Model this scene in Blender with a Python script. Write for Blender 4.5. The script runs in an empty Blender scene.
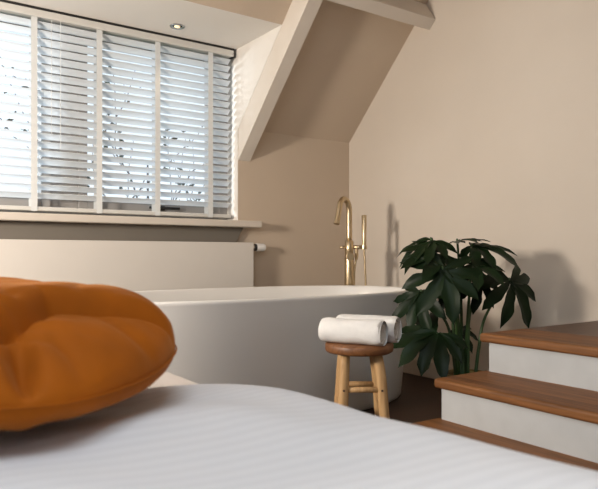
import bpy, bmesh, math, random
from mathutils import Vector, Matrix, noise
random.seed(7)
C = bpy.context.scene.collection
PI = math.pi

# ------------------------------------------------------------------ materials
def nodes(name):
    m = bpy.data.materials.new(name); m.use_nodes = True
    nt = m.node_tree; b = nt.nodes['Principled BSDF']
    return m, nt, b

def setc(b, col, rough=0.5, metal=0.0, spec=0.5):
    b.inputs['Base Color'].default_value = (*col, 1)
    b.inputs['Roughness'].default_value = rough
    b.inputs['Metallic'].default_value = metal
    b.inputs['Specular IOR Level'].default_value = spec

def mat(name, col, rough=0.5, metal=0.0, var=0.06, scale=6.0, bump=0.0, bscale=80.0, spec=0.5):
    m, nt, b = nodes(name); setc(b, col, rough, metal, spec)
    tc = nt.nodes.new('ShaderNodeTexCoord')
    n = nt.nodes.new('ShaderNodeTexNoise'); n.inputs['Scale'].default_value = scale; n.inputs['Detail'].default_value = 4
    nt.links.new(tc.outputs['Object'], n.inputs['Vector'])
    r = nt.nodes.new('ShaderNodeValToRGB')
    r.color_ramp.elements[0].position = 0.3; r.color_ramp.elements[1].position = 0.7
    r.color_ramp.elements[0].color = (*[c * (1 - var) for c in col], 1)
    r.color_ramp.elements[1].color = (*[min(1, c * (1 + var)) for c in col], 1)
    nt.links.new(n.outputs['Fac'], r.inputs['Fac']); nt.links.new(r.outputs['Color'], b.inputs['Base Color'])
    if bump:
        n2 = nt.nodes.new('ShaderNodeTexNoise'); n2.inputs['Scale'].default_value = bscale; n2.inputs['Detail'].default_value = 3
        nt.links.new(tc.outputs['Object'], n2.inputs['Vector'])
        bp = nt.nodes.new('ShaderNodeBump'); bp.inputs['Strength'].default_value = bump; bp.inputs['Distance'].default_value = 0.01
        nt.links.new(n2.outputs['Fac'], bp.inputs['Height']); nt.links.new(bp.outputs['Normal'], b.inputs['Normal'])
    return m

def wood(name, c1, c2, axis=1, rough=0.4, scale=1.0, bump=0.05):
    """grain running along the given axis"""
    m, nt, b = nodes(name); setc(b, c1, rough)
    tc = nt.nodes.new('ShaderNodeTexCoord'); mp = nt.nodes.new('ShaderNodeMapping')
    s = [14 * scale] * 3; s[axis] = 0.9 * scale
    mp.inputs['Scale'].default_value = s
    nt.links.new(tc.outputs['Object'], mp.inputs['Vector'])
    n = nt.nodes.new('ShaderNodeTexNoise'); n.inputs['Scale'].default_value = 3.0; n.inputs['Detail'].default_value = 8; n.inputs['Distortion'].default_value = 1.2
    nt.links.new(mp.outputs['Vector'], n.inputs['Vector'])
    r = nt.nodes.new('ShaderNodeValToRGB'); r.color_ramp.elements[0].position = 0.32; r.color_ramp.elements[1].position = 0.68
    r.color_ramp.elements[0].color = (*c1, 1); r.color_ramp.elements[1].color = (*c2, 1)
    nt.links.new(n.outputs['Fac'], r.inputs['Fac']); nt.links.new(r.outputs['Color'], b.inputs['Base Color'])
    bp = nt.nodes.new('ShaderNodeBump'); bp.inputs['Strength'].default_value = bump; bp.inputs['Distance'].default_value = 0.01
    nt.links.new(n.outputs['Fac'], bp.inputs['Height']); nt.links.new(bp.outputs['Normal'], b.inputs['Normal'])
    return m

def plank_floor(name):
    m, nt, b = nodes(name); setc(b, (0.05, 0.02, 0.01), 0.4, spec=0.22)
    tc = nt.nodes.new('ShaderNodeTexCoord')
    br = nt.nodes.new('ShaderNodeTexBrick')
    mp = nt.nodes.new('ShaderNodeMapping')
    nt.links.new(tc.outputs['Object'], mp.inputs['Vector']); nt.links.new(mp.outputs['Vector'], br.inputs['Vector'])
    br.inputs['Scale'].default_value = 1.0; br.inputs['Brick Width'].default_value = 1.4; br.inputs['Row Height'].default_value = 0.14
    br.inputs['Mortar Size'].default_value = 0.002
    br.inputs['Color1'].default_value = (0.055, 0.020, 0.009, 1); br.inputs['Color2'].default_value = (0.040, 0.015, 0.007, 1)
    br.inputs['Mortar'].default_value = (0.012, 0.006, 0.004, 1)
    mp2 = nt.nodes.new('ShaderNodeMapping'); mp2.inputs['Scale'].default_value = (1.2, 16, 1)
    nt.links.new(tc.outputs['Object'], mp2.inputs['Vector'])
    n = nt.nodes.new('ShaderNodeTexNoise'); n.inputs['Scale'].default_value = 3; n.inputs['Detail'].default_value = 6
    nt.links.new(mp2.outputs['Vector'], n.inputs['Vector'])
    mx = nt.nodes.new('ShaderNodeMixRGB'); mx.blend_type = 'MULTIPLY'; mx.inputs['Fac'].default_value = 0.55
    nt.links.new(br.outputs['Color'], mx.inputs['Color1']); nt.links.new(n.outputs['Color'], mx.inputs['Color2'])
    nt.links.new(mx.outputs['Color'], b.inputs['Base Color'])
    return m

def stripe_fabric(name, c1, c2, pitch, angle, rough=0.8):
    m, nt, b = nodes(name); setc(b, c1, rough, spec=0.25)
    tc = nt.nodes.new('ShaderNodeTexCoord'); mp = nt.nodes.new('ShaderNodeMapping'); mp.inputs['Rotation'].default_value = (0, 0, angle)
    nt.links.new(tc.outputs['Object'], mp.inputs['Vector'])
    w = nt.nodes.new('ShaderNodeTexWave'); w.wave_type = 'BANDS'; w.bands_direction = 'Y'
    w.inputs['Scale'].default_value = 0.314 / pitch; w.inputs['Distortion'].default_value = 0.15; w.inputs['Detail Scale'].default_value = 2.0
    nt.links.new(mp.outputs['Vector'], w.inputs['Vector'])
    r = nt.nodes.new('ShaderNodeValToRGB'); r.color_ramp.elements[0].position = 0.42; r.color_ramp.elements[1].position = 0.58
    r.color_ramp.elements[0].color = (*c1, 1); r.color_ramp.elements[1].color = (*c2, 1)
    nt.links.new(w.outputs['Fac'], r.inputs['Fac']); nt.links.new(r.outputs['Color'], b.inputs['Base Color'])
    n2 = nt.nodes.new('ShaderNodeTexNoise'); n2.inputs['Scale'].default_value = 25
    nt.links.new(tc.outputs['Object'], n2.inputs['Vector'])
    bp = nt.nodes.new('ShaderNodeBump'); bp.inputs['Strength'].default_value = 0.12; bp.inputs['Distance'].default_value = 0.01
    nt.links.new(n2.outputs['Fac'], bp.inputs['Height']); nt.links.new(bp.outputs['Normal'], b.inputs['Normal'])
    return m

def velvet(name, col):
    m = mat(name, col, 0.75, var=0.12, scale=9, bump=0.10, bscale=22, spec=0.15)
    b = m.node_tree.nodes['Principled BSDF']
    b.inputs['Sheen Weight'].default_value = 0.2; b.inputs['Sheen Roughness'].default_value = 0.35
    b.inputs['Sheen Tint'].default_value = (1.0, 0.55, 0.2, 1)
    return m

def slat_mat(name):
    m, nt, b = nodes(name); setc(b, (0.86, 0.90, 0.93), 0.4)
    n = nt.nodes.new('ShaderNodeTexNoise'); n.inputs['Scale'].default_value = 4
    r = nt.nodes.new('ShaderNodeValToRGB'); r.color_ramp.elements[0].color = (0.84, 0.88, 0.91, 1); r.color_ramp.elements[1].color = (0.88, 0.92, 0.95, 1)
    nt.links.new(n.outputs['Fac'], r.inputs['Fac']); nt.links.new(r.outputs['Color'], b.inputs['Base Color'])
    tr = nt.nodes.new('ShaderNodeBsdfTranslucent'); tr.inputs['Color'].default_value = (0.85, 0.9, 0.95, 1)
    mx = nt.nodes.new('ShaderNodeMixShader'); mx.inputs['Fac'].default_value = 0.26
    out = nt.nodes['Material Output']
    nt.links.new(b.outputs['BSDF'], mx.inputs[1]); nt.links.new(tr.outputs['BSDF'], mx.inputs[2]); nt.links.new(mx.outputs['Shader'], out.inputs['Surface'])
    return m

def glass_mat(name):
    m, nt, b = nodes(name)
    nt.nodes.remove(b)
    t = nt.nodes.new('ShaderNodeBsdfTransparent'); t.inputs['Color'].default_value = (0.93, 0.96, 0.97, 1)
    g = nt.nodes.new('ShaderNodeBsdfGlossy'); g.inputs['Roughness'].default_value = 0.02
    mx = nt.nodes.new('ShaderNodeMixShader'); mx.inputs['Fac'].default_value = 0.05
    nt.links.new(t.outputs[0], mx.inputs[1]); nt.links.new(g.outputs[0], mx.inputs[2])
    nt.links.new(mx.outputs[0], nt.nodes['Material Output'].inputs['Surface'])
    return m

def tread_mat(name, grooves):
    m = wood(name, (0.125, 0.048, 0.014), (0.245, 0.100, 0.030), axis=1, rough=0.55)
    nt = m.node_tree; b = nt.nodes['Principled BSDF']; b.inputs['Specular IOR Level'].default_value = 0.3
    tc = nt.nodes.new('ShaderNodeTexCoord'); sx = nt.nodes.new('ShaderNodeSeparateXYZ')
    nt.links.new(tc.outputs['Object'], sx.inputs['Vector'])
    src = b.inputs['Base Color'].links[0].from_socket
    fac = None
    for g in grooves:
        d = nt.nodes.new('ShaderNodeMath'); d.operation = 'SUBTRACT'; d.inputs[1].default_value = g; nt.links.new(sx.outputs['X'], d.inputs[0])
        a = nt.nodes.new('ShaderNodeMath'); a.operation = 'ABSOLUTE'; nt.links.new(d.outputs[0], a.inputs[0])
        l = nt.nodes.new('ShaderNodeMath'); l.operation = 'LESS_THAN'; l.inputs[1].default_value = 0.0035; nt.links.new(a.outputs[0], l.inputs[0])
        if fac is None: fac = l.outputs[0]
        else:
            s = nt.nodes.new('ShaderNodeMath'); s.operation = 'ADD'; nt.links.new(fac, s.inputs[0]); nt.links.new(l.outputs[0], s.inputs[1]); fac = s.outputs[0]
    mx = nt.nodes.new('ShaderNodeMixRGB'); mx.inputs['Color2'].default_value = (0.07, 0.026, 0.011, 1)
    nt.links.new(fac, mx.inputs['Fac']); nt.links.new(src, mx.inputs['Color1']); nt.links.new(mx.outputs['Color'], b.inputs['Base Color'])
    return m

M = {}
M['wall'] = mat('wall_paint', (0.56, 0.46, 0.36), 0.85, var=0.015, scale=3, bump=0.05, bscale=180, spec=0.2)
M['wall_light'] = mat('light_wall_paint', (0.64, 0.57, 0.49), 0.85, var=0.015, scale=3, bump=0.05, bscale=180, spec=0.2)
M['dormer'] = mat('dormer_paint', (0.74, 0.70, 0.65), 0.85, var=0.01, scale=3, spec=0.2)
M['beam'] = mat('beam_paint', (0.66, 0.60, 0.53), 0.6, var=0.02, scale=8, spec=0.3)
M['trim'] = mat('trim_paint', (0.62, 0.56, 0.49), 0.5, var=0.02, spec=0.4)
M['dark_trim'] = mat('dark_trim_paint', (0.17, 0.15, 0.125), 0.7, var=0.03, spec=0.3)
M['white'] = mat('white_paint', (0.72, 0.71, 0.68), 0.5, var=0.02)
M['radiator'] = mat('radiator_enamel', (0.66, 0.62, 0.57), 0.42, var=0.01)
M['plastic'] = mat('white_plastic', (0.8, 0.79, 0.77), 0.35, var=0.01)
M['black'] = mat('black_plastic', (0.012, 0.012, 0.012), 0.4, var=0.05)
M['chrome'] = mat('chrome', (0.55, 0.55, 0.55), 0.2, 1.0, var=0.02)
M['brass'] = mat('brushed_brass', (0.56, 0.44, 0.28), 0.30, 1.0, var=0.05, scale=30)
M['tub'] = mat('tub_enamel', (0.72, 0.70, 0.67), 0.30, var=0.008, scale=2)
M['floor'] = plank_floor('dark_floor_boards')
M['platform'] = wood('dark_platform_boards', (0.065, 0.028, 0.014), (0.10, 0.045, 0.022), axis=0, rough=0.45)
M['riser'] = mat('riser_paint', (0.47, 0.485, 0.49), 0.55, var=0.05, scale=10)
M['stool_seat'] = wood('stool_seat_wood', (0.13, 0.048, 0.016), (0.24, 0.10, 0.035), axis=0, rough=0.45)
M['stool_leg'] = wood('stool_leg_wood', (0.40, 0.23, 0.095), (0.60, 0.38, 0.18), axis=2, rough=0.55, scale=1.3)
M['peg'] = mat('dark_peg', (0.05, 0.025, 0.012), 0.6)
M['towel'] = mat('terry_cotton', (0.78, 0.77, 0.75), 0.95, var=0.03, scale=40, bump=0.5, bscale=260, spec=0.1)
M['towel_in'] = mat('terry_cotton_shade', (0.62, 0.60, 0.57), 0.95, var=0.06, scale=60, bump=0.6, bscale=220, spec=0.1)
M['duvet'] = stripe_fabric('satin_stripe_cotton', (0.70, 0.715, 0.745), (0.735, 0.75, 0.78), 0.036, 0.0, 0.75)
M['sheet'] = mat('beige_sheet', (0.52, 0.47, 0.43), 0.85, var=0.03, bump=0.1, bscale=15, spec=0.15)
M['bedbase'] = mat('bed_base_fabric', (0.16, 0.15, 0.14), 0.9, var=0.05)
M['velvet'] = velvet('rust_velvet', (0.33, 0.085, 0.003))
M['leaf'] = mat('fatsia_leaf', (0.0065, 0.0175, 0.0050), 0.42, var=0.35, scale=7, spec=0.16)
M['stem'] = mat('green_stem', (0.035, 0.075, 0.018), 0.5, var=0.25, scale=10)
M['pot'] = mat('olive_gold_pot', (0.16, 0.115, 0.035), 0.45, 0.4, var=0.1)
M['soil'] = mat('potting_soil', (0.02, 0.013, 0.009), 0.95, var=0.4, scale=60, bump=0.8, bscale=60)
M['slat'] = slat_mat('blind_slat')
M['tape'] = mat('blind_tape', (0.66, 0.68, 0.68), 0.9, var=0.03, scale=40)
M['valance'] = mat('blind_valance', (0.62, 0.61, 0.58), 0.5, var=0.02)
M['pvc'] = mat('window_frame_paint', (0.30, 0.285, 0.27), 0.4, var=0.01)
M['glass'] = glass_mat('window_glass')
M['bark'] = mat('tree_bark', (0.05, 0.045, 0.04), 0.9, var=0.3)
M['treeleaf'] = mat('tree_leaf', (0.06, 0.075, 0.06), 0.8, var=0.4)
M['ground'] = mat('lawn', (0.10, 0.14, 0.06), 0.9, var=0.3)
mg, ntg, bg_ = nodes('downlight_glow'); setc(bg_, (1, 0.9, 0.7), 0.4)
bg_.inputs['Emission Color'].default_value = (1, 0.72, 0.42, 1); bg_.inputs['Emission Strength'].default_value = .8
ng = ntg.nodes.new('ShaderNodeTexNoise'); ng.inputs['Scale'].default_value = 30
ntg.links.new(ng.outputs['Fac'], bg_.inputs['Roughness'])
M['glow'] = mg

# ------------------------------------------------------------------ mesh helpers
def obj(name, bm, m, parent=None, smooth=False, bevel=0.0, subsurf=0, kind=None, seg=2):
    bmesh.ops.recalc_face_normals(bm, faces=bm.faces[:])
    me = bpy.data.meshes.new(name); bm.to_mesh(me); bm.free()
    if isinstance(m, (list, tuple)):
        for x in m: me.materials.append(x)
    else: me.materials.append(m)
    o = bpy.data.objects.new(name, me); C.objects.link(o)
    if smooth:
        for p in me.polygons: p.use_smooth = True
    if bevel:
        md = o.modifiers.new('bevel', 'BEVEL'); md.width = bevel; md.segments = seg; md.limit_method = 'ANGLE'; md.angle_limit = 0.6
    if subsurf:
        md = o.modifiers.new('sub', 'SUBSURF'); md.levels = subsurf; md.render_levels = subsurf
    if parent:
        o.parent = parent
        o.matrix_parent_inverse = Matrix.Translation(-Vector(parent.location)) if parent.type == 'EMPTY' and parent.parent is None and not parent.rotation_euler.z else Matrix()
    if kind: o['kind'] = kind
    return o

def thing(name, label, cat, loc=(0, 0, 0), group=None):
    o = bpy.data.objects.new(name, None); C.objects.link(o); o.location = loc
    o.empty_display_size = 0.1
    o['label'] = label; o['category'] = cat
    if group: o['group'] = group
    return o

def tag(o, label, cat, group=None):
    o['label'] = label; o['category'] = cat
    if group: o['group'] = group
    return o

def box(bm, x0, x1, y0, y1, z0, z1):
    vs = [bm.verts.new(p) for p in ((x0, y0, z0), (x1, y0, z0), (x1, y1, z0), (x0, y1, z0), (x0, y0, z1), (x1, y0, z1), (x1, y1, z1), (x0, y1, z1))]
    for f in ((0, 3, 2, 1), (4, 5, 6, 7), (0, 1, 5, 4), (1, 2, 6, 5), (2, 3, 7, 6), (3, 0, 4, 7)):
        bm.faces.new([vs[i] for i in f])
    return bm

def B(*a):
    return box(bmesh.new(), *a)

def prism(bm, pts, axis, a, b):
    """polygon pts extruded along axis from a to b. axis 0: pts are (y,z); axis 1: (x,z); axis 2: (x,y)"""
    def P(p, t):
        return {0: (t, p[0], p[1]), 1: (p[0], t, p[1]), 2: (p[0], p[1], t)}[axis]
    v0 = [bm.verts.new(P(p, a)) for p in pts]; v1 = [bm.verts.new(P(p, b)) for p in pts]
    n = len(pts)
    bm.faces.new(v0[::-1]); bm.faces.new(v1)
    for i in range(n): bm.faces.new([v0[i], v0[(i + 1) % n], v1[(i + 1) % n], v1[i]])
    return bm

def tube(bm, pts, rads, n=12, caps=True):
    pts = [Vector(p) for p in pts]
    if not isinstance(rads, (list, tuple)): rads = [rads] * len(pts)
    rings = []; ref = None
    for i, p in enumerate(pts):
        if i == 0: t = pts[1] - p
        elif i == len(pts) - 1: t = p - pts[i - 1]
        else: t = (pts[i + 1] - p).normalized() + (p - pts[i - 1]).normalized()
        t.normalize()
        if ref is None:
            ref = Vector((0, 0, 1)) if abs(t.z) < 0.9 else Vector((1, 0, 0))
        u = (ref - t * ref.dot(t)).normalized(); v = t.cross(u); ref = u
        rings.append([bm.verts.new(p + (u * math.cos(2 * PI * k / n) + v * math.sin(2 * PI * k / n)) * rads[i]) for k in range(n)])
    for a, b in zip(rings, rings[1:]):
        for k in range(n): bm.faces.new([a[k], a[(k + 1) % n], b[(k + 1) % n], b[k]])
    if caps:
        bm.faces.new(rings[0][::-1]); bm.faces.new(rings[-1])
    return bm

def lathe(bm, prof, c=(0, 0, 0), n=40, close=True):
    rings = []
    for r, z in prof:
        rings.append([bm.verts.new((c[0] + r * math.cos(2 * PI * k / n), c[1] + r * math.sin(2 * PI * k / n), c[2] + z)) for k in range(n)])
    for a, b in zip(rings, rings[1:]):
        for k in range(n): bm.faces.new([a[k], a[(k + 1) % n], b[(k + 1) % n], b[k]])
    if close:
        bm.faces.new(rings[0][::-1]); bm.faces.new(rings[-1])
    return bm

def smoothpath(pts, n=8):
    """Catmull-Rom through pts"""
    P = [Vector(p) for p in pts]; P = [P[0] * 2 - P[1]] + P + [P[-1] * 2 - P[-2]]
    out = []
    for i in range(1, len(P) - 2):
        for k in range(n):
            t = k / n; a, b, c, d = P[i - 1], P[i], P[i + 1], P[i + 2]
            out.append(0.5 * ((2 * b) + (c - a) * t + (2 * a - 5 * b + 4 * c - d) * t * t + (3 * b - a - 3 * c + d) * t ** 3))
    out.append(P[-2]); return out

# ------------------------------------------------------------------ room shell
XR, YK, ZE = 3.09, 3.755, 1.672      # right wall, knee wall, eave height
XC = 2.113                            # dormer cheek
XL, YB, ZT = -2.0, -2.2, 2.80         # left wall, back wall, flat ceiling
ZD = 2.215                            # dormer ceiling
YD = YK - (ZD - ZE)                   # where the slope meets the dormer ceiling
YT = YK - (ZT - ZE)
YO = 4.02                             # outer face of window wall
S = 'structure'
obj('floor', B(XL - .1, XR + .1, YB - .1, YO, -0.1, 0), M['floor'], kind=S)
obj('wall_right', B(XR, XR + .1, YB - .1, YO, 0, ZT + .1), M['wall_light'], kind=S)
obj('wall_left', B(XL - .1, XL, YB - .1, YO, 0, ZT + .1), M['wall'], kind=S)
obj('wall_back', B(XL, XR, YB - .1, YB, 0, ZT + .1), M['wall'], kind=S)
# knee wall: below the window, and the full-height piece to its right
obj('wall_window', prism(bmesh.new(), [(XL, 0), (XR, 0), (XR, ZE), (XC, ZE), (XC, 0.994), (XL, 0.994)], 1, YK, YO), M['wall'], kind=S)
# dormer cheek
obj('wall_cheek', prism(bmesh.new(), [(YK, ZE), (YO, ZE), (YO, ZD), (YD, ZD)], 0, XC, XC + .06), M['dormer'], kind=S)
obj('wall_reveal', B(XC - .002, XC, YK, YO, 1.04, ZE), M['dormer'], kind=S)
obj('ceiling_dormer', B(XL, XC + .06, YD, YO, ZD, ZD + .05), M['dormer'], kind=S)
t = .08
bm = bmesh.new()
prism(bm, [(YK, ZE), (YT, ZT), (YT, ZT + t), (YK, ZE + t)], 0, XC + .06, XR)
obj('ceiling_slope', bm, M['wall'], kind=S)
obj('ceiling_slope_left', prism(bmesh.new(), [(YD, ZD), (YT, ZT), (YT, ZT + t), (YD, ZD + t)], 0, XL, XC + .06), M['wall'], kind=S)
obj('ceiling', B(XL, XR, YB, YT, ZT, ZT + .1), M['wall'], kind=S)
# baseboards
obj('baseboard_right', B(XR - .015, XR, 1.78, YK, 0, .105), M['wall_light'], kind=S, bevel=.004)
obj('baseboard_window', B(XL, XR - .015, YK - .015, YK, 0, .105), M['wall'], kind=S, bevel=.004)
# rafter (trim_1) and purlin (trim_2)
ro = .155 * math.sqrt(2)
obj('trim_1', prism(bmesh.new(), [(YK, ZE), (YK, ZE - ro), (YT, ZT - ro), (YT, ZT)], 0, XC, XC + .095), M['beam'], kind=S, bevel=.004)
obj('trim_2', prism(bmesh.new(), [(3.051, 2.376), (2.922, 2.296), (2.866, 2.350), (2.950, 2.477)], 0, XC + .095, XR), M['beam'], kind=S, bevel=.004)
# window sill (trim_3) and the panel below it (trim_4)
obj('trim_3', B(XL, 2.239, 3.645, YK + .115, .996, 1.040), M['trim'], kind=S, bevel=.006)
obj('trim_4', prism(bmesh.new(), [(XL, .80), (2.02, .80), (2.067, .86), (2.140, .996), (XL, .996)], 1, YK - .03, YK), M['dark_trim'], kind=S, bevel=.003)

# ------------------------------------------------------------------ window
w = bpy.data.objects.new('window_1', None); C.objects.link(w); w.location = (0.5, 3.9, 1.04); w['kind'] = S
def wpart(name, bm, m, bevel=0.004):
    return obj(name, bm, m, w, bevel=bevel)
FY0, FY1 = 3.90, 3.97
bm = bmesh.new()
box(bm, XL, XC, FY0, FY1, 1.040, 1.085); box(bm, XL, XC, FY0, FY1, ZD - .05, ZD)
for x0, x1 in ((2.045, XC), (.925, 1.085), (-0.20, -0.06), (-1.3, -1.2)): box(bm, x0, x1, FY0, FY1, 1.085, ZD - .05)
wpart('window_frame', bm, M['pvc'])
for x0, x1 in ((-1.2, -0.20), (-0.06, .925), (1.085, 2.045)):
    bm = bmesh.new(); f = .055
    box(bm, x0, x0 + f, FY0 - .015, FY1 - .01, 1.085, ZD - .05); box(bm, x1 - f, x1, FY0 - .015, FY1 - .01, 1.085, ZD - .05)
    box(bm, x0 + f, x1 - f, FY0 - .015, FY1 - .01, 1.085, 1.085 + f); box(bm, x0 + f, x1 - f, FY0 - .015, FY1 - .01, ZD - .05 - f, ZD - .05)
    sash = wpart('sash', bm, M['pvc'])
    pn = obj('pane', B(x0 + f, x1 - f, 3.93, 3.934, 1.085 + f, ZD - .05 - f), M['glass'], sash)
    pn.matrix_parent_inverse = Matrix.Translation(-w.location) 
    pn.matrix_parent_inverse = Matrix()
    cx = (x0 + x1) / 2 + .05
    bm = bmesh.new(); box(bm, cx - .02, cx + .02, FY0 - .03, FY0 - .015, 1.10, 1.13); box(bm, cx - .09, cx + .12, FY0 - .045, FY0 - .028, 1.108, 1.124)
    hd = obj('window_handle', bm, M['black'], sash, bevel=.004); hd.matrix_parent_inverse = Matrix()

# ------------------------------------------------------------------ venetian blind
bl = thing('venetian_blind', 'wide white slatted venetian blind with broad tapes, hanging in the dormer window', 'blind', (0.6, 3.815, ZD))
BX0, BX1, BYC = -1.6, 2.078, 3.815
obj('head_rail', prism(bmesh.new(), [(BYC - .045, ZD - .014), (BYC + .035, ZD - .014), (BYC + .035, ZD - .05), (BYC - .030, ZD - .05), (BYC - .030, ZD - .055), (BYC - .045, ZD - .055)], 0, BX0, BX1 + .012), M['valance'], bl, bevel=.003)
obj('head_rail_clip', B(BX1 + .012, BX1 + .016, BYC - .047, BYC + .03, ZD - .06, ZD - .004), M['black'], bl)
obj('gap_shade_strip', B(BX0, BX1 + .012, BYC - .046, BYC + .03, ZD - .0135, ZD - .0005), M['black'], bl)  # black strip stands in for the shade in the gap above the rail
bm = bmesh.new(); th = math.radians(33); hw = .025
zs = []
z = ZD - .085
while z > 1.128:
    zs.append(z); z -= .0490
for z in zs:
    prof = []
    for k in range(5):
        s = -1 + 2 * k / 4
        prof.append((s * hw, .0025 * (1 - s * s)))
    pts = [(p, q + .0014) for p, q in prof] + [(p, q - .0014) for p, q in prof[::-1]]
    # room edge (-y) up
    R = [(BYC + p * math.cos(th) + q * math.sin(th), z - p * math.sin(th) + q * math.cos(th)) for p, q in pts]
    prism(bm, R, 0, BX0, BX1)
obj('slats', bm, M['slat'], bl)
obj('bottom_rail', B(BX0, BX1, BYC - .026, BYC + .026, 1.062, 1.086), M['valance'], bl, bevel=.005)
for x in (-1.4, -1.03, -.665, -.295, .073, .44, .812, 1.181, 1.55, 1.922):
    bm = bmesh.new(); hy = .029
    box(bm, x - .017, x + .017, BYC - hy - .001, BYC - hy, 1.060, ZD - .05)
    obj('ladder_tape', bm, M['tape'], bl)
    bm = bmesh.new()
    box(bm, x - .017, x + .017, BYC + hy, BYC + hy + .001, 1.060, ZD - .05)
    obj('ladder_tape', bm, M['tape'], bl)
bm = bmesh.new()
tube(bm, [(.905, BYC - .034, ZD - .05), (.905, BYC - .034, 1.5)], .0015, 6); tube(bm, [(.955, BYC - .034, ZD - .05), (.955, BYC - .034, 1.42)], .0015, 6)
obj('pull_cord', bm, M['tape'], bl)

# ------------------------------------------------------------------ downlight
dl = thing('recessed_downlight', 'small round chrome downlight set in the white dormer ceiling', 'downlight', (1.60, 3.60, ZD))
obj('ring', lathe(bmesh.new(), [(.046, -.0005), (.046, -.004), (.040, -.007), (.032, -.004), (.030, -.0005)], (1.60, 3.60, ZD), 32), M['chrome'], dl, smooth=True)
obj('bulb', lathe(bmesh.new(), [(.001, -.009), (.014, -.008), (.018, -.005), (.018, -.0005)], (1.60, 3.60, ZD), 24), M['glow'], dl, smooth=True)

# ------------------------------------------------------------------ radiator
ra = thing('radiator', 'flat cream panel radiator on the wall under the window sill', 'radiator', (0.6, 3.70, .25))
RX0, RX1 = -.10, 2.178
obj('panel', B(RX0, RX1, 3.655, 3.662, .28, .894), M['radiator'], ra, bevel=.003)
obj('body', B(RX0 + .005, RX1 - .006, 3.663, 3.735, .285, .889), M['radiator'], ra, bevel=.003)
for x in (RX0 + .3, RX1 - .3): obj('wall_bracket', B(x - .02, x + .02, 3.735, YK - .002, .3, .8), M['radiator'], ra)
v = Vector((1, 0, 0))
obj('valve', tube(bmesh.new(), [(RX1 - .01, 3.695, .862), (RX1 + .028, 3.695, .862)], .016, 16), M['chrome'], ra)
for x in (RX1 - .05, RX0 + .05): obj('pipe', tube(bmesh.new(), [(x, 3.70, 0), (x, 3.70, .30)], .008, 12), M['chrome'], ra)
obj('dial_ring', tube(bmesh.new(), [(RX1 + .028, 3.695, .862), (RX1 + .042, 3.695, .862)], .024, 24), M['black'], ra)
obj('thermostat_head', tube(bmesh.new(), [(RX1 + .040, 3.695, .862), (RX1 + .046, 3.695, .862), (RX1 + .100, 3.695, .862), (RX1 + .112, 3.695, .862)], [.025, .028, .026, .021], 24), M['plastic'], ra, bevel=.003)

# ------------------------------------------------------------------ bath tub
TC = Vector((1.73, 2.885)); TA, TB, TN, TH = 1.0, .485, 2.5, .613
tb = thing('bathtub', 'white oval freestanding bathtub standing below the radiator and window', 'bathtub', (TC.x, TC.y, 0))
def sup(a, b, n, k, N):
    th = 2 * PI * k / N; c, s = math.cos(th), math.sin(th)
    return (TC.x + a * math.copysign(abs(c) ** (2 / n), c), TC.y + b * math.copysign(abs(s) ** (2 / n), s))
def tubshell(prof, N=128):
    bm = bmesh.new(); rings = []
    for ins, z in prof:
        rings.append([bm.verts.new((*sup(TA - ins, TB - ins, TN, k, N), z)) for k in range(N)])
    for a, b in zip(rings, rings[1:]):
        for k in range(N): bm.faces.new([a[k], a[(k + 1) % N], b[(k + 1) % N], b[k]])
    bm.faces.new(rings[0][::-1]); bm.faces.new(rings[-1]); return bm
prof = [(.075, 0), (.068, .012), (.066, .03), (.055, .15), (.040, .3), (.022, .45), (.006, .568), (.002, .593), (0, .602), (.002, .609), (.007, .613), (.020, .613), (.026, .610), (.030, .602),
        (.036, .55), (.06, .40), (.10, .25), (.15, .17), (.22, .14), (.35, .13)]
obj('shell', tubshell(prof), M['tub'], tb, smooth=True)
obj('drain', lathe(bmesh.new(), [(.035, 0), (.035, .004), (.02, .008), (.004, .009)], (1.73, 2.885, .13), 24), M['brass'], tb, smooth=True)

# ------------------------------------------------------------------ bath tap
TX, TY = 2.652, 3.222
tp = thing('bath_tap', 'brushed brass floor-standing bath tap with hand shower behind the tub', 'tap', (TX, TY, 0))
rt = Vector((.82, -.572, 0)); fw = Vector((.572, .82, 0))     # along the cross bar / through the corner
TK = .912
def TP(a, z, d=0):
    z = .81 + (z - .81) * TK if z > .5 else z * (.81 - .31 * TK) / .5
    return Vector((TX, TY, 0)) + rt * a * TK + fw * d * TK + Vector((0, 0, z))
obj('base_plate', lathe(bmesh.new(), [(.055, 0), (.055, .008), (.05, .012), (.02, .012)], (TX, TY, 0), 32), M['brass'], tp, smooth=True)
bm = tube(bmesh.new(), [TP(0, .01), TP(0, .79), TP(0, .80)], [.031, .031, .029], 24)
obj('column', bm, M['brass'], tp, smooth=True)
obj('mixer_body', tube(bmesh.new(), [TP(0, .798), TP(0, .801), TP(0, .912), TP(0, .915)], [.025, .0285, .0285, .025], 24), M['brass'], tp, smooth=True)
pts = [TP(0, .912), TP(0, 1.00), TP(0, 1.08), TP(0, 1.12)]
def SP(r, z): return TP(-.56 * r, z, -.83 * r)      # spout leans out over the tub
for k in range(1, 9):
    a = math.radians(152) * k / 8
    pts.append(SP(.070 - .070 * math.cos(a), 1.13 + .080 * math.sin(a)))
pts.append(SP(.158, 1.085)); pts.append(SP(.178, 1.032))
obj('spout', tube(bmesh.new(), smoothpath(pts, 4), .0185, 20), M['brass'], tp, smooth=True)
e1 = pts[-1]; dd = (pts[-1] - pts[-2]).normalized()
obj('spout_tip', tube(bmesh.new(), [e1 - dd * .008, e1 + dd * .004], .0200, 20), M['brass'], tp, smooth=False)
ZB = .866
bm = tube(bmesh.new(), [TP(-.070, ZB), TP(-.025, ZB)], .009, 14)
tube(bm, [TP(.02, ZB), TP(.122, ZB)], .014, 16)
obj('cross_bar', bm, M['brass'], tp, smooth=True)
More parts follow.
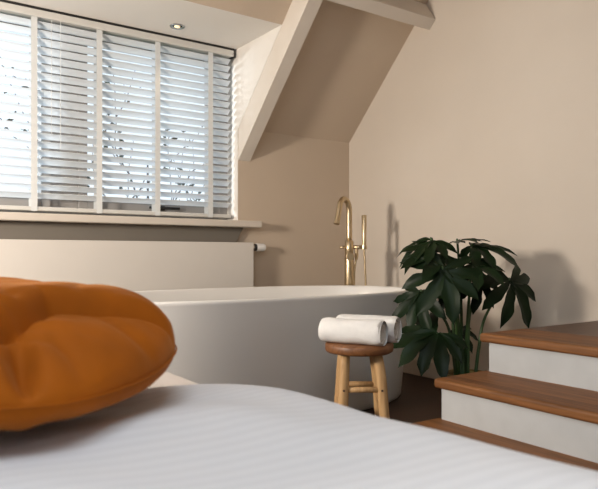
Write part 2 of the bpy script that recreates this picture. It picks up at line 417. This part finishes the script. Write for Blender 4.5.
bm = tube(bmesh.new(), [TP(.002, .800, -.026), TP(.002, .800, -.045), TP(.002, .800, -.068), TP(.002, .800, -.071)], [.022, .027, .027, .023], 24)
obj('lever_knob', bm, M['brass'], tp, smooth=False)
bm = tube(bmesh.new(), [TP(.108, .852), TP(.108, .88), TP(.108, 1.095), TP(.108, 1.099)], [.011, .0140, .0165, .014], 18)
obj('hand_shower', bm, M['brass'], tp, smooth=True)
obj('shower_holder', tube(bmesh.new(), [TP(.108, .852), TP(.108, .880)], .019, 18), M['brass'], tp)
bm = tube(bmesh.new(), smoothpath([TP(.108, .855), TP(.113, .74), TP(.118, .60), TP(.105, .40), TP(.075, .26), TP(.045, .30), TP(.036, .5), TP(.038, .69), TP(.050, .79), TP(.052, .85)], 8), .0070, 10)
obj('shower_hose', bm, M['brass'], tp, smooth=True)
obj('hose_outlet', tube(bmesh.new(), [TP(.052, .775), TP(.052, .81), TP(.052, .858)], [.008, .013, .013], 14), M['brass'], tp)

# ------------------------------------------------------------------ staircase
R0 = .159
st = thing('staircase', 'short flight of brown wooden steps with white risers leading to a platform', 'stairs', (2.4, .9, 0))
YS0, YS1 = -1.2, 1.725
def tread(x0, x1, ztop, yl):
    m = tread_mat('tread_wood', [x0 + .055, x0 + .075, x0 + .095])
    return obj('tread', B(x0, x1, YS0, yl, ztop - .037, ztop), m, st, bevel=.010, seg=3)
tread(1.585, 1.91, R0, 1.755); tread(1.880, 2.20, 2 * R0, 1.757); tread(2.168, 2.468, 3 * R0, 1.765)
obj('riser', B(1.602, 1.62, YS0, YS1, 0, R0 - .037), M['riser'], st)
obj('riser', B(1.893, 1.911, YS0, YS1, R0, 2 * R0 - .037), M['riser'], st)
obj('riser', B(2.184, 2.202, YS0, YS1, 2 * R0, 3 * R0 - .037), M['riser'], st)
obj('side_panel', prism(bmesh.new(), [(1.62, 0), (XR - .016, 0), (XR - .016, 3 * R0 - .037), (2.202, 3 * R0 - .037), (2.202, 2 * R0 - .037), (1.911, 2 * R0 - .037), (1.911, R0 - .037), (1.62, R0 - .037)], 1, YS1 - .02, YS1), M['riser'], st)
obj('platform', B(2.468, XR - .001, YS0, 1.765, 3 * R0 - .037, 3 * R0 - .001), M['platform'], st, bevel=.004)

# ------------------------------------------------------------------ stool
SC = Vector((1.757, 2.066, 0))
sl = thing('stool', 'round low wooden stool with pale splayed legs beside the bathtub', 'stool', SC)
cr, cf = Vector((.82, -.572, 0)), Vector((.572, .82, 0))
bm = lathe(bmesh.new(), [(.10, .396), (.136, .396), (.143, .400), (.146, .408), (.146, .426), (.142, .434), (.132, .437), (.05, .4365)], SC, 48)
for vtx in bm.verts:
    d = vtx.co - SC; a = math.atan2(d.y, d.x)
    k = 1 + .018 * math.sin(3 * a + 1) + .010 * math.sin(7 * a)
    vtx.co.x = SC.x + d.x * k; vtx.co.y = SC.y + d.y * k
obj('seat', bm, M['stool_seat'], sl, smooth=True)
legs = {}
for i, (a, b, sx, sy) in enumerate(((-1, -1, -.020, -.03), (1, -1, .050, -.03), (1, 1, .045, .03), (-1, 1, -.028, .03))):
    top = SC + cr * a * .066 + cf * b * .066 + Vector((0, 0, .402)); bot = top + cr * sx + cf * sy; bot.z = 0
    P = []; rad = []
    for k in range(9):
        t_ = k / 8; p = top.lerp(bot, t_)
        P.append(p + Vector((noise.noise(Vector((i * 7, t_ * 2, 0))), noise.noise(Vector((i * 9, t_ * 2, 5))), 0)) * .006 * (1 if k < 8 else 0))
        rad.append(.0205 + .0025 * t_ + .0012 * math.sin(5 * t_ + i))
    legs[i] = (top, bot)
    lg = obj('leg', tube(bmesh.new(), P, rad, 16), M['stool_leg'], sl, smooth=True)
for (i, j, t_) in ((0, 1, .38), (2, 3, .40), (1, 2, .55), (3, 0, .55)):
    p = legs[i][0].lerp(legs[i][1], t_); q = legs[j][0].lerp(legs[j][1], t_)
    d = (q - p).normalized()
    obj('stretcher', tube(bmesh.new(), [p - d * .004, q + d * .004], .0125, 12), M['stool_leg'], sl, smooth=True)
for i in (0, 1):
    p = legs[i][0].lerp(legs[i][1], .38) - cf * .018
    obj('peg', tube(bmesh.new(), [p, p - cf * .006], .005, 8), M['peg'], sl)

# ------------------------------------------------------------------ rolled towels
def towel(name, label, c, axis, length, r, seed):
    root = thing(name, label, 'towel', (c.x, c.y, c.z - r), 'rolled towels on the stool')
    ax = axis.normalized(); up = Vector((0, 0, 1)); sd = ax.cross(up).normalized()
    N = 40; L = 26; bm = bmesh.new(); rings = []
    for i in range(L + 1):
        t_ = i / L; s = (t_ - .5) * length; ring = []
        edge = min(t_, 1 - t_) * L
        rr0 = r * (1 - .10 * max(0, 1 - edge / 2.0) ** 2)
        for k in range(N):
            a = 2 * PI * k / N
            rr = rr0 * (1 + .10 * noise.noise(Vector((math.cos(a) * 1.4 + seed, math.sin(a) * 1.4, s * 9))) + .02 * noise.noise(Vector((a * 3, s * 30, seed))))
            y = math.cos(a) * rr * 1.04; z = math.sin(a) * rr
            if z < -r * .93: z = -r * .93 + (z + r * .93) * .2
            ring.append(bm.verts.new(c + ax * s + sd * y + up * z))
        rings.append(ring)
    for a, b in zip(rings, rings[1:]):
        for k in range(N): bm.faces.new([a[k], a[(k + 1) % N], b[(k + 1) % N], b[k]])
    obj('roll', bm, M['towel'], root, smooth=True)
    # spiral at both ends: a rolled strip set slightly inside the open ends
    for e in (-1, 1):
        bm = bmesh.new(); turns = 3.0; n = 90; w_ = .030; A = []; Bv = []
        for k in range(n + 1):
            t_ = k / n; a = 2 * PI * turns * t_ * e + seed; rr = r * (.10 + .80 * t_)
            p = sd * math.cos(a) * rr * 1.02 + up * max(math.sin(a) * rr, -r * .9)
            ins = .004 + .012 * (1 - t_)
            A.append(bm.verts.new(c + ax * e * (length / 2 - ins) + p)); Bv.append(bm.verts.new(c + ax * e * (length / 2 - ins - w_) + p))
        for k in range(n): bm.faces.new([A[k], A[k + 1], Bv[k + 1], Bv[k]])
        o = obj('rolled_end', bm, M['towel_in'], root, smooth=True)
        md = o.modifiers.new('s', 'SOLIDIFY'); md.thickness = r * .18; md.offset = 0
ang = math.radians(-27)
ax = cr * math.cos(ang) + cf * math.sin(ang)
pd = -cr * math.sin(ang) + cf * math.cos(ang)
zt = .437
towel('rolled_towel', 'white rolled towel on the stool, the nearer of two side by side', SC + Vector((0, 0, zt + .0505)) - pd * .058 - ax * .006, ax, .275, .054, 1.3)
towel('rolled_towel', 'white rolled towel on the stool, behind the nearer roll', SC + Vector((0, 0, zt + .0535)) + pd * .062 + ax * .014, ax, .275, .057, 4.1)

# ------------------------------------------------------------------ potted fatsia
PC = Vector((2.51, 2.115, 0))
pl = thing('potted_plant', 'dark green potted plant with large fingered leaves beside the steps', 'plant', PC)
obj('pot', lathe(bmesh.new(), [(.085, 0), (.092, .004), (.112, .195), (.116, .205), (.116, .216), (.110, .216), (.106, .200), (.103, .190)], PC, 40), M['pot'], pl, smooth=True)
obj('soil', lathe(bmesh.new(), [(.104, .188), (.09, .196), (.04, .200), (.005, .201)], PC, 32), M['soil'], pl, smooth=True)
fol = bmesh.new()
camr, camf, upv = Vector((.82, -.572, 0)), Vector((.572, .82, 0)), Vector((0, 0, 1))
def lobe(bm, o, d, n, L, W, droop, seed):
    """one finger of a palmate leaf from o along d, leaf normal n"""
    d = d.normalized(); n = (n - d * n.dot(d)).normalized(); s = d.cross(n)
    rows = []; K = 11
    for k in range(K + 1):
        t_ = k / K
        wv = W * (1 + .10 * math.sin(t_ * 17 + seed * 2)) * (0.16 + 0.84 * math.sin(PI * min(1, max(0, t_) ** 1.15 * .93)) ** 0.85) if t_ < 1 else 0.004
        if t_ > .80: wv *= max(0.02, 1 - ((t_ - .80) / .20) ** 1.4)
        cpos = o + d * L * (t_ - .10 * droop * t_ * t_) - n * (L * droop * .55 * t_ * t_) + s * (L * .05 * math.sin(t_ * 3 + seed))
        wob = .035 * L * math.sin(9 * t_ + seed * 3)
        rows.append([bm.verts.new(cpos + s * wv * q + n * (abs(q) * wv * .28 + wob * q * q * .4)) for q in (-1, -.5, 0, .5, 1)])
    for a, b in zip(rows, rows[1:]):
        for q in range(4): bm.faces.new([a[q], a[q + 1], b[q + 1], b[q]])
def leaf(px, z, depth, main, normal, L, nl=8, spread=255, droop=.5, W=.142, seed=0):
    """px: offset along camr from pot centre; depth: offset along camf; main/normal in (right, toward, up)"""
    PK = .925; L = L * PK
    o = PC + camr * px * PK + camf * depth * PK + upv * (.81 + (z - .81) * PK)
    V = lambda q: (camr * q[0] - camf * q[1] + upv * q[2])
    m = V(main).normalized(); n = V(normal); n = (n - m * n.dot(m)).normalized(); s = m.cross(n)
    for i in range(nl):
        f_ = i / (nl - 1) * 2 - 1
        a = math.radians(spread / 2) * f_
        LL = L * (1 - .38 * abs(f_) ** 1.6) * (1 + .08 * math.sin(i * 2.3 + seed))
        dvec = m * math.cos(a) + s * math.sin(a)
        lobe(fol, o, dvec, n, LL, LL * W, droop * (1 + .25 * math.sin(i * 1.7 + seed)), seed + i)
    return o, n
stems = []
#        px    z    depth  main(r,toward,up)  normal(r,tow,up)     L
LV = [
 (-.170, .735, -.16, (-.25, .35, -.90), (-.15, .75, .65), .290, 8, 260, .35),   # big front leaf
 (-.195, .890,  .00, (-.85, .30, -.35), (-.15, .25, .95), .250, 8, 210, .65),   # top left dark
 (-.150, .815, -.06, (-.85, .35, -.10), (-.10, .60, .80), .260, 7, 230, .40),   # middle left
 (-.050, .885,  .03, (.25, .60, .10), (.00, .35, .95), .185, 7, 240, .35),      # top middle
 ( .030, .860,  .02, (.90, .35, -.10), (.15, .40, .90), .270, 8, 200, .55),     # top right
 ( .235, .670,  .03, (.20, .25, -.90), (.30, .70, .50), .285, 8, 250, .40),     # right leaf
 ( .080, .670,  .08, (-.10, .30, -.90), (.10, .80, .40), .190, 7, 220, .35),    # middle, in shade
 (-.185, .395, -.10, (-.75, .30, -.40), (-.15, .70, .70), .290, 9, 235, .40),   # low left
 (-.245, .610,  .02, (-.45, .25, -.85), (-.40, .55, .50), .260, 7, 190, .35),   # left mid behind front leaf
 (-.005, .770, -.10, (.50, .55, -.35), (.05, .60, .80), .215, 7, 230, .40),     # upper middle front
 (-.040, .400,  .05, (.55, .25, -.40), (.1, .60, .80), .150, 6, 200, .45),      # low middle
 (-.067, .600,  .08, (-.6, -.2, -.5), (-.2, .3, .9), .17, 7, 230, .45),
 (-.080, .700,  .04, (-.4, .2, -.8), (-.2, .7, .6), .20, 7, 230, .40),
]
for i, (px, z, dp, mn, nm, L, nl, sp, dr) in enumerate(LV):
    o, n = leaf(px, z, dp, mn, nm, L, nl, sp, dr, seed=i * 1.37)
    base = PC + camr * (max(-.05, min(.05, px * .22)) - .015 + .006 * math.sin(i * 5)) + camf * (.03 * math.cos(i * 2.1)) + upv * .195
    mid = base.lerp(o, .55) + camr * (-px * .18) + upv * (.03 + .04 * abs(px))
    pts = smoothpath([base, base.lerp(mid, .5) - camr * px * .03, mid, o - n * .012, o], 6)
    rad = [.0095 - .005 * k / (len(pts) - 1) for k in range(len(pts))]
    obj('stem', tube(bmesh.new(), pts, rad, 10), M['stem'], pl, smooth=True)
obj('foliage', fol, M['leaf'], pl, smooth=True)

# ------------------------------------------------------------------ bed, duvet, cushion
bd = thing('bed', 'bed with a beige sheet under the white duvet in the foreground', 'bed', (-.1, .4, 0))
BX = (-1.05, .845); BYY = (-1.0, 2.15)
for x in (BX[0] + .12, BX[1] - .12):
    for y in (BYY[0] + .12, BYY[1] - .12):
        obj('leg', tube(bmesh.new(), [(x, y, 0), (x, y, .10)], [.022, .028], 16), M['peg'], bd)
obj('box_base', B(BX[0], BX[1] - .01, BYY[0], BYY[1], .10, .24), M['bedbase'], bd, bevel=.02, seg=3)
obj('mattress', B(BX[0], BX[1], BYY[0], BYY[1], .24, .432), M['sheet'], bd, bevel=.035, seg=5)

def sdbox(x, y, x0, x1, y0, y1, r):
    cx, cy = (x0 + x1) / 2, (y0 + y1) / 2; hx, hy = (x1 - x0) / 2 - r, (y1 - y0) / 2 - r
    dx, dy = abs(x - cx) - hx, abs(y - cy) - hy
    return -(math.hypot(max(dx, 0), max(dy, 0)) + min(max(dx, dy), 0) - r)   # positive inside
DX0, DX1, DY0, DY1 = -1.12, .895, -.95, 1.56
def duvet_top(x, y):
    sd = sdbox(x, y, DX0, DX1, DY0, DY1, .30)
    r = .17; q = min(max(sd, 0) / r, 1)
    h = .445 + .065 * math.sqrt(max(0, 1 - (1 - q) ** 2))
    h -= .055 * min(1, max(0, (y - 1.08) / .42)) ** 1.0 * q
    w_ = .012 * noise.noise(Vector((x * 2.2, y * 2.2, 3.1))) + .006 * noise.noise(Vector((x * 6, y * 3.0, 1.7)))
    # long soft folds
    w_ += .004 * math.sin((x * .8 + y) * 14 + 2 * noise.noise(Vector((x * 3, y * 3, 0))))
    return h + w_ * q
bm = bmesh.new(); NX, NY = 150, 190; G = {}
for i in range(NX + 1):
    for j in range(NY + 1):
        x = DX0 + (DX1 - DX0) * i / NX; y = DY0 + (DY1 - DY0) * j / NY
        sd = sdbox(x, y, DX0, DX1, DY0, DY1, .30)
        if sd < 0:   # pull outside points onto the rounded corner
            e = .002; gx = (sdbox(x + e, y, DX0, DX1, DY0, DY1, .30) - sd) / e; gy = (sdbox(x, y + e, DX0, DX1, DY0, DY1, .30) - sd) / e
            x -= gx * sd; y -= gy * sd
        G[i, j] = bm.verts.new((x + .13 * min(.9, max(0, .95 - y)) * max(0, x / DX1), y, duvet_top(x, y)))
for i in range(NX):
    for j in range(NY): bm.faces.new([G[i, j], G[i + 1, j], G[i + 1, j + 1], G[i, j + 1]])
loop = [(i, 0) for i in range(NX)] + [(NX, j) for j in range(NY)] + [(i, NY) for i in range(NX, 0, -1)] + [(0, j) for j in range(NY, 0, -1)]
prev = [G[k] for k in loop]
for dz, out in ((-.03, .012), (-.07, .018), (-.12, .02)):
    cur = []
    for idx, k in enumerate(loop):
        v0 = G[k].co; c = Vector(((DX0 + DX1) / 2, (DY0 + DY1) / 2, 0)); d = Vector((v0.x - c.x, v0.y - c.y, 0)).normalized()
        # keep off the sheet beyond the fold at the far end
        zz = v0.z + dz if v0.y < 1.36 and v0.x > BX[1] + .0 else max(v0.z + dz * .1, .436)
        cur.append(bm.verts.new((v0.x + d.x * out, v0.y + d.y * out * .3, zz)))
    n = len(loop)
    for k in range(n): bm.faces.new([prev[k], prev[(k + 1) % n], cur[(k + 1) % n], cur[k]])
    prev = cur
dv = obj('duvet', bm, M['duvet'], smooth=True)
tag(dv, 'white satin-striped duvet spread over the bed in the foreground', 'duvet')

CU = Vector((.222, 1.414, .511)); 
cu = thing('cushion', 'large rust-orange velvet cushion lying on the white duvet', 'cushion', CU)
def cushion():
    bm = bmesh.new(); N = 96; T = {}; Bt = {}
    a = .362; rot = 0
    ex = camr; ey = camf * (.455 / .362)
    for i in range(N + 1):
        for j in range(N + 1):
            u, v = -1 + 2 * i / N, -1 + 2 * j / N
            # squircle map: square to rounded outline
            U = u * math.sqrt(1 - .42 * v * v); V = v * math.sqrt(1 - .42 * u * u)
            e = max(0, (1 - u * u)) * max(0, (1 - v * v))
            th_ = e ** .40
            rad = math.hypot(U, V); an = math.atan2(V, U)
            edge = max(abs(u), abs(v))
            ridge = lambda q_, p_: (1 - abs(noise.noise(q_))) ** p_
            wr = .012 * noise.noise(Vector((an * 3.5, rad * .8, 4))) * edge ** 3 * th_ ** .5
            wr -= .014 * ridge(Vector((an * 2.6, rad * .7, 6)), 7) * max(0, edge - .45) * th_ ** .4 * 1.8
            wr -= .010 * ridge(Vector((U * 2.1 + 5, V * 2.1, 3)), 6) * th_
            wr += .018 * noise.noise(Vector((U * 1.8, V * 1.8, 9))) * th_
            # pinched pleat at the near left of the seam
            for (pu, pv, am, wd_) in ((.60, -.76, .060, .050), (.44, -.88, .055, .045), (.74, -.60, .022, .05), (.90, -.20, .014, .05)):
                pl_ = math.hypot(pu, pv); du, dv_ = pu / pl_, pv / pl_
                cross = -(U - pu) * dv_ + (V - pv) * du; along = (U - pu) * du + (V - pv) * dv_
                wr -= am * math.exp(-(cross / wd_) ** 2) * math.exp(-(along / .22) ** 2) * min(1, th_ * 1.6)
            dent = .06 * math.exp(-((U + .05) ** 2 + (V - .05) ** 2) / .05)
            base = CU + ex * U * a + ey * V * a
            rx = (base - CU).dot(camr) / a; ry = (base - CU).dot(camf) / a      # sideways / away, in half-widths
            rc = (.38 + .10 * (ry + .7)) if ry < -.25 else .425 + 1.1 * (ry + .25)
            sd_ = (rx - rc) / (1.005 if ry < -.25 else 1.487)     # across the crease: >0 is the outer, lower roll
            inner = 1 / (1 + math.exp(min(40, max(-40, sd_ / .028))))
            amp = .124 + .058 * inner
            fd = math.hypot(rx - .22, ry + .70); fa = math.atan2(ry + .70, rx - .22)
            wr += .030 * noise.noise(Vector((fa * 3.4, fd * .8, 2.2))) * math.exp(-fd / .55) * min(1, fd / .15) * th_
            valley = .050 * math.exp(-((sd_ - .015) / .032) ** 2) * th_
            lift = .080 + .006 * math.sin(an * 4 + .5) * edge ** 4
            T[i, j] = (base + Vector((0, 0, lift + amp * th_ + wr - dent * .4 - valley)))
            Bt[i, j] = (base + Vector((0, 0, lift - .080 * th_ + .25 * wr * (1 - th_))))
    vt = {k: bm.verts.new(p) for k, p in T.items()}
    vb = {}
    for k, p in Bt.items():
        i, j = k
        vb[k] = vt[k] if i in (0, N) or j in (0, N) else bm.verts.new(p)
    for i in range(N):
        for j in range(N):
            bm.faces.new([vt[i, j], vt[i + 1, j], vt[i + 1, j + 1], vt[i, j + 1]])
            bm.faces.new([vb[i, j], vb[i, j + 1], vb[i + 1, j + 1], vb[i + 1, j]])
    ring = [(i, 0) for i in range(N)] + [(N, j) for j in range(N)] + [(i, N) for i in range(N, 0, -1)] + [(0, j) for j in range(N, 0, -1)]
    seam = [T[k].copy() for k in ring]
    return bm, seam
bm, seam = cushion()
obj('cover', bm, M['velvet'], cu, smooth=True, subsurf=1)
obj('seam', tube(bmesh.new(), seam + [seam[0]], .0020, 6), M['velvet'], cu, smooth=True)

# ------------------------------------------------------------------ outside: a bare tree behind the glass
tr = thing('tree', 'thin leafy tree standing outside behind the window blind', 'tree', (4.5, 9.5, -2.8))
bm = bmesh.new(); lf = bmesh.new()
def branch(p, d, L, r, depth):
    n = 5; P = [p]; q = p
    for k in range(n):
        d = (d + Vector((random.uniform(-.25, .25), random.uniform(-.25, .25), random.uniform(-.05, .18)))).normalized()
        q = q + d * L / n; P.append(q)
    tube(bm, P, [r * (1 - .6 * k / n) for k in range(n + 1)], 6)
    if depth <= 1:
        for k in range(8):
            c = P[random.randrange(1, n + 1)] + Vector((random.uniform(-.1, .1), random.uniform(-.1, .1), random.uniform(-.08, .08)))
            s = random.uniform(.018, .04); a = random.random() * 6
            vs = [lf.verts.new(c + Vector((math.cos(a + b) * s * e, .02 * math.sin(b), math.sin(a + b) * s * e))) for b, e in ((0, 1.3), (PI / 2, .6), (PI, 1.3), (3 * PI / 2, .6))]
            lf.faces.new(vs)
    if depth > 0:
        for k in range(3):
            b = P[random.randrange(2, n + 1)]
            nd = (d + Vector((random.uniform(-1, 1), random.uniform(-.6, .6), random.uniform(-.2, .7)))).normalized()
            branch(b, nd, L * .62, r * .5, depth - 1)
branch(Vector((4.5, 9.5, -2.8)), Vector((0, 0, 1)), 4.4, .06, 3)
obj('branches', bm, M['bark'], tr); obj('leaves', lf, M['treeleaf'], tr)
obj('ground', B(-25, 30, 4.5, 40, -3.0, -2.8), M['ground'], kind=S)

# ------------------------------------------------------------------ light
wd = bpy.data.worlds.new('World'); bpy.context.scene.world = wd; wd.use_nodes = True
nt = wd.node_tree; bgn = nt.nodes['Background']
tc = nt.nodes.new('ShaderNodeTexCoord'); sp = nt.nodes.new('ShaderNodeSeparateXYZ'); rp = nt.nodes.new('ShaderNodeValToRGB')
nt.links.new(tc.outputs['Generated'], sp.inputs['Vector']); nt.links.new(sp.outputs['Z'], rp.inputs['Fac'])
rp.color_ramp.elements[0].position = 0.0; rp.color_ramp.elements[0].color = (0.90, 0.95, 1.0, 1)
rp.color_ramp.elements[1].position = 0.8; rp.color_ramp.elements[1].color = (0.72, 0.85, 1.0, 1)
nt.links.new(rp.outputs['Color'], bgn.inputs['Color']); bgn.inputs['Strength'].default_value = 1.4

def light(name, kind, loc, target, energy, col, size=.3, sy=None, **kw):
    l = bpy.data.lights.new(name, kind); l.energy = energy; l.color = col
    if kind == 'AREA':
        l.shape = 'RECTANGLE'; l.size = size; l.size_y = sy or size
    elif kind in ('POINT', 'SPOT'): l.shadow_soft_size = size
    for k, v_ in kw.items(): setattr(l, k, v_)
    o = bpy.data.objects.new(name, l); C.objects.link(o); o.location = loc
    o.rotation_euler = (Vector(target) - Vector(loc)).to_track_quat('-Z', 'Y').to_euler(); return o
p = light('window_portal', 'AREA', (.3, 4.0, 1.63), (.3, 2.0, 1.63), 1, (1, 1, 1), 3.6, 1.1)
p.data.cycles.is_portal = True
light('window_daylight', 'AREA', (-.9, 5.05, 2.05), (2.8, 3.0, 1.1), 110, (.90, .95, 1.0), .55, .55)
light('bedside_lamp', 'AREA', (-.95, 2.52, 1.28), (2.6, 2.9, 1.35), 80, (1.0, .89, .77), .34)
light('room_fill', 'AREA', (-.1, .1, 2.72), (.1, .3, .5), 42, (.83, .92, 1.0), 1.5)
light('cool_fill', 'AREA', (-1.9, -.6, 1.5), (1.6, 2.5, .3), 20, (.82, .91, 1.0), 1.0)  # added cool fill from behind camera-left, lifts the tub front
light('downlight_beam', 'SPOT', (1.60, 3.60, ZD - .02), (1.60, 3.58, 0), 3, (1.0, .78, .55), .03, spot_size=1.6, spot_blend=.6)

# ------------------------------------------------------------------ camera
cam = bpy.data.cameras.new('camera'); co = bpy.data.objects.new('camera', cam); C.objects.link(co)
co.location = (0, 0, .81)
cam.sensor_width = 36; cam.lens = 630 / 598 * 36; cam.shift_y = 10.5 / 598
co.rotation_euler = (PI / 2, 0, -math.radians(90 - 55.1))
cam.clip_start = .02
cam.dof.use_dof = True; cam.dof.focus_distance = 3.3; cam.dof.aperture_fstop = 4.5
sc = bpy.context.scene; sc.camera = co
sc.view_settings.view_transform = 'Standard'; sc.view_settings.look = 'None'
sc.view_settings.exposure = 0.0
